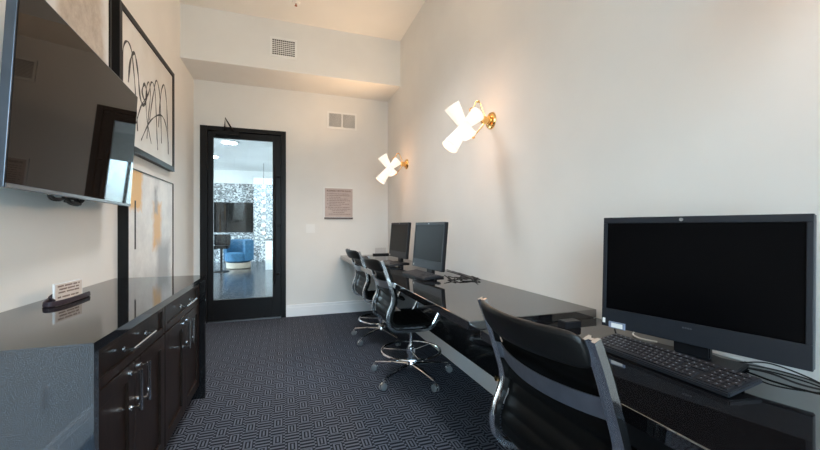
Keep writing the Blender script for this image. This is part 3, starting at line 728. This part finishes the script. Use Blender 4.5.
# ------------------------------------------------------------------ lounge beyond the glass door
g = G('dark_plank_floor'); X, Y, Z = g.xyz(); mp = g.node('ShaderNodeMapping'); mp.inputs['Scale'].default_value = (1.2, 9, 1); g.ln(g.obj(), mp.inputs[0])
br = g.node('ShaderNodeTexBrick'); g.ln(g.obj(), br.inputs[0]); br.inputs['Scale'].default_value = 1; br.inputs['Brick Width'].default_value = 1.4; br.inputs['Row Height'].default_value = .15; br.inputs['Mortar Size'].default_value = .004
br.inputs['Color1'].default_value = (.020, .022, .026, 1); br.inputs['Color2'].default_value = (.05, .052, .058, 1); br.inputs['Mortar'].default_value = (.005, .005, .005, 1)
g.ln(br.outputs[0], g.b.inputs['Base Color']); rr = g.noise(6, 3, mp.outputs[0]); g.ln(g.ramp(rr, (.3, (.12,) * 3), (.7, (.3,) * 3)), g.b.inputs['Roughness']); g.b.inputs['IOR'].default_value = 2.0; M['plank'] = g.m
g = G('mosaic_stone'); vo = g.node('ShaderNodeTexVoronoi'); vo.inputs['Scale'].default_value = 24; g.ln(g.obj(), vo.inputs['Vector'])
n = g.noise(25, 6, None, .8); sp_ = g.node('ShaderNodeSeparateColor'); g.ln(vo.outputs['Color'], sp_.inputs[0])
g.ln(g.ramp(g.math('MULTIPLY', g.math('ADD', sp_.outputs[0], n), .5), (.25, (.04, .045, .05)), (.5, (.24, .26, .27)), (.75, (.70, .73, .75))), g.b.inputs['Base Color']); g.b.inputs['Roughness'].default_value = .3; M['mosaic'] = g.m
LY = 13.8; LZ = 3.15; LQ = 9.4
M['lwhite'] = pbr('lounge_white_paint', (.84, .86, .86), .6, var=.02)
struct('floor', B(-5.2, 4.2, YF + .12, LY + .12, -.1, 0), 'plank', label='dark glossy plank floor of the lounge beyond the door').name = 'floor_lounge'
g = G('lounge_ceiling_paint'); g.ln(g.ramp(g.noise(.6, 2), (.35, (.72, .74, .75)), (.65, (.84, .86, .87))), g.b.inputs['Base Color']); M['lceil'] = g.m
struct('ceiling_lounge', B(-5.2, 4.2, YF + .12, LY + .12, LZ, LZ + .1), 'lceil')
LW0, LW1 = .25, 3.9
struct('wall_lounge_back', B(-5.2, .2, LY, LY + .12, 0, LZ), 'lwhite')
bm = bmesh.new()
box(bm, .05, LW0, LQ, LQ + .12, 0, LZ); box(bm, LW1, 4.2, LQ, LQ + .12, 0, LZ); box(bm, LW0, LW1, LQ, LQ + .12, 0, .3); box(bm, LW0, LW1, LQ, LQ + .12, 2.95, LZ); box(bm, .05, .2, LQ + .12, LY, 0, LZ)
struct('wall_lounge_window', bm, 'lwhite')
bm = bmesh.new(); box(bm, -5.2, -5.08, YF + .12, LY, 0, .4); box(bm, -5.2, -5.08, YF + .12, LY, 3.0, LZ); box(bm, -5.2, -5.08, YF + .12, 6, .4, 3); box(bm, -5.2, -5.08, 13, LY, .4, 3)  # long opening added to bring more daylight into the lounge
struct('wall_lounge_left', bm, 'lwhite'); struct('wall_lounge_right', B(4.08, 4.2, YF + .12, LQ, 0, LZ), 'lwhite')
bm = bmesh.new(); box(bm, -5.2, XL - T, YF + .06, YF + .12, 0, LZ); box(bm, XR + T, 4.2, YF + .06, YF + .12, 0, LZ)
struct('wall_lounge_front', bm, 'lwhite')
struct('trim_2', B(-5.08, -.2, LY - .03, LY, 0, 2.69), 'mosaic', label='grey mosaic stone cladding on the lounge wall')
wi = thing('window_2', 'lounge window with a partly lowered roller blind', 'window', (0, LQ, 0)); wi['kind'] = 'structure'; del wi['category']
bm = bmesh.new()
for x in (LW0, .62, 1.05, 1.5, 2.0, 2.6, 3.2, LW1 - .06): box(bm, x, x + .06, .03, .09, .3, 2.95)
box(bm, LW0, LW1, .03, .09, .3, .36); box(bm, LW0, LW1, .03, .09, 2.89, 2.95)
obj('window_frame', bm, pbr('dark_mullion', (.05, .06, .07), .4), wi)
obj('window_pane', B(LW0, LW1, .055, .06, .36, 2.89), 'glass', wi)
obj('roller_blind', B(LW0, LW1, -.02, -.012, 2.36, 2.95), pbr('grey_blind_cloth', (.55, .58, .58), .8), wi)
portal((2.2, LQ - .1, 1.6), (-PI / 2, 0, 0), 3.4, 2.6)
portal((-5.06, 9.5, 1.7), (0, -PI / 2, 0), 2.6, 7)
# glowing round panels added on the ceiling to light the lounge
for i, (x, y) in enumerate(((-1.6, 7.2), (-1.2, 9.2), (-1.9, 11.2), (1.0, 6.6), (2.6, 7.8), (-3.4, 9.4))):
    o = thing('lounge_fill_light', ['added round fill light of the lounge nearest the glass door', 'added round fill light in the middle of the lounge', 'added round fill light above the blue lounge chair', 'added round fill light in the right front of the lounge', 'added round fill light in the right rear of the lounge', 'added round fill light on the left side of the lounge'][i], 'ceiling light', (x, y, LZ))
    obj('rim', lathe([(.16, -.03), (.18, -.03), (.18, 0), (.16, 0)], 28, caps=False), 'white', o)
    obj('diffuser', lathe([(.16, -.025), (.16, -.002)], 28), pbr('lounge_fill_glow', (.9, .9, .9), .5, emit=(.92, .97, 1), es=55), o)
o = thing('wall_television', 'dark wide television on the mosaic wall of the lounge', 'television', (-1.68, LY - .03, 1.53))
obj('bezel', B(-.63, .63, -.05, 0, -.51, .51, bev=.005), 'plastic', o); obj('screen', B(-.61, .61, -.054, -.05, -.49, .49), 'glossscreen', o)
o = thing('globe_reflection', 'vertical string of glowing globes standing in for a bulb reflection', 'reflected lamp', (-.62, 12.0, LZ))  # bulb reflection built as a glowing string of globes
obj('cord', tube([(0, 0, 0), (0, 0, -2.2)], .006, 6), 'blackmetal', o)
for i in range(7): obj('globe', lathe([(.01, -.05), (.036, -.04), (.05, -.012), (.05, .015), (.036, .04), (.012, .05)], 16, mat=Matrix.Translation((0, 0, -.72 - .235 * i))), 'bulb', o, True)
o = thing('barrel_chair', 'blue upholstered barrel chair with a pale wood base in the lounge', 'armchair', (-1.28, 11.7, 0))
obj('plinth', lathe([(.30, 0), (.33, .02), (.33, .17), (.30, .18)], 28), pbr('pale_wood', (.55, .46, .36), .45), o, True)
bl = pbr('blue_upholstery', (.035, .13, .24), .7, var=.2)
obj('seat', lathe([(.30, .18), (.36, .22), (.36, .42), (.31, .46)], 28), bl, o, True)
bm = bmesh.new()
arc = [(.36 * math.cos(a), .36 * math.sin(a), .5) for a in [math.radians(-60 + 240 * i / 20) for i in range(21)]]
sweep(bm, arc, [(-.045, -.26), (.045, -.26), (.045, .30), (0, .33), (-.045, .30)]); obj('backrest', bm, bl, o, True)
o = thing('bar_stool', 'black bar stool on a pedestal beside the lounge island', 'stool', (-1.62, 10.9, 0))
obj('seat', B(-.2, .2, -.2, .2, .62, .70, bev=.02), 'leather', o); obj('backrest', B(-.2, .2, .17, .21, .70, 1.0, bev=.015), 'leather', o)
obj('pedestal', lathe([(.2, 0), (.2, .015), (.03, .03), (.03, .62)], 20), 'blackmetal', o, True)
o = thing('kitchen_island', 'white island counter with a black top at left through the glass door', 'counter', (-2.6, 9.6, 0))
obj('body', B(-1.0, .72, -.4, .4, 0, .98), 'lwhite', o); obj('top', B(-1.03, .76, -.45, .45, .98, 1.02), 'plastic', o)
o = thing('low_counter', 'pale low counter at right through the glass door', 'counter', (-.30, 11.2, 0))
obj('body', B(-.22, .6, -.25, .25, 0, .82), 'lwhite', o); obj('top', B(-.25, .63, -.28, .28, .82, .85), 'plastic', o)

# repeats of one kind share a group
GROUPS = {'chair': 'office chairs along the worktop', 'monitor': 'computer monitors on the worktops', 'keyboard': 'keyboards on the worktops',
          'wall lamp': 'brass sconces on the right wall', 'cable': 'cables on the worktops', 'picture': 'pictures on the left wall', 'desk': 'black worktops along the right wall'}
for o in C.objects:
    if o.parent is None and o.get('category') in GROUPS and not o.get('group'): o['group'] = GROUPS[o['category']]
    if o.parent is None and o.get('category') == 'ceiling light': o['group'] = 'added lounge fill lights' if o.location.y > YF else 'added office fill lights'
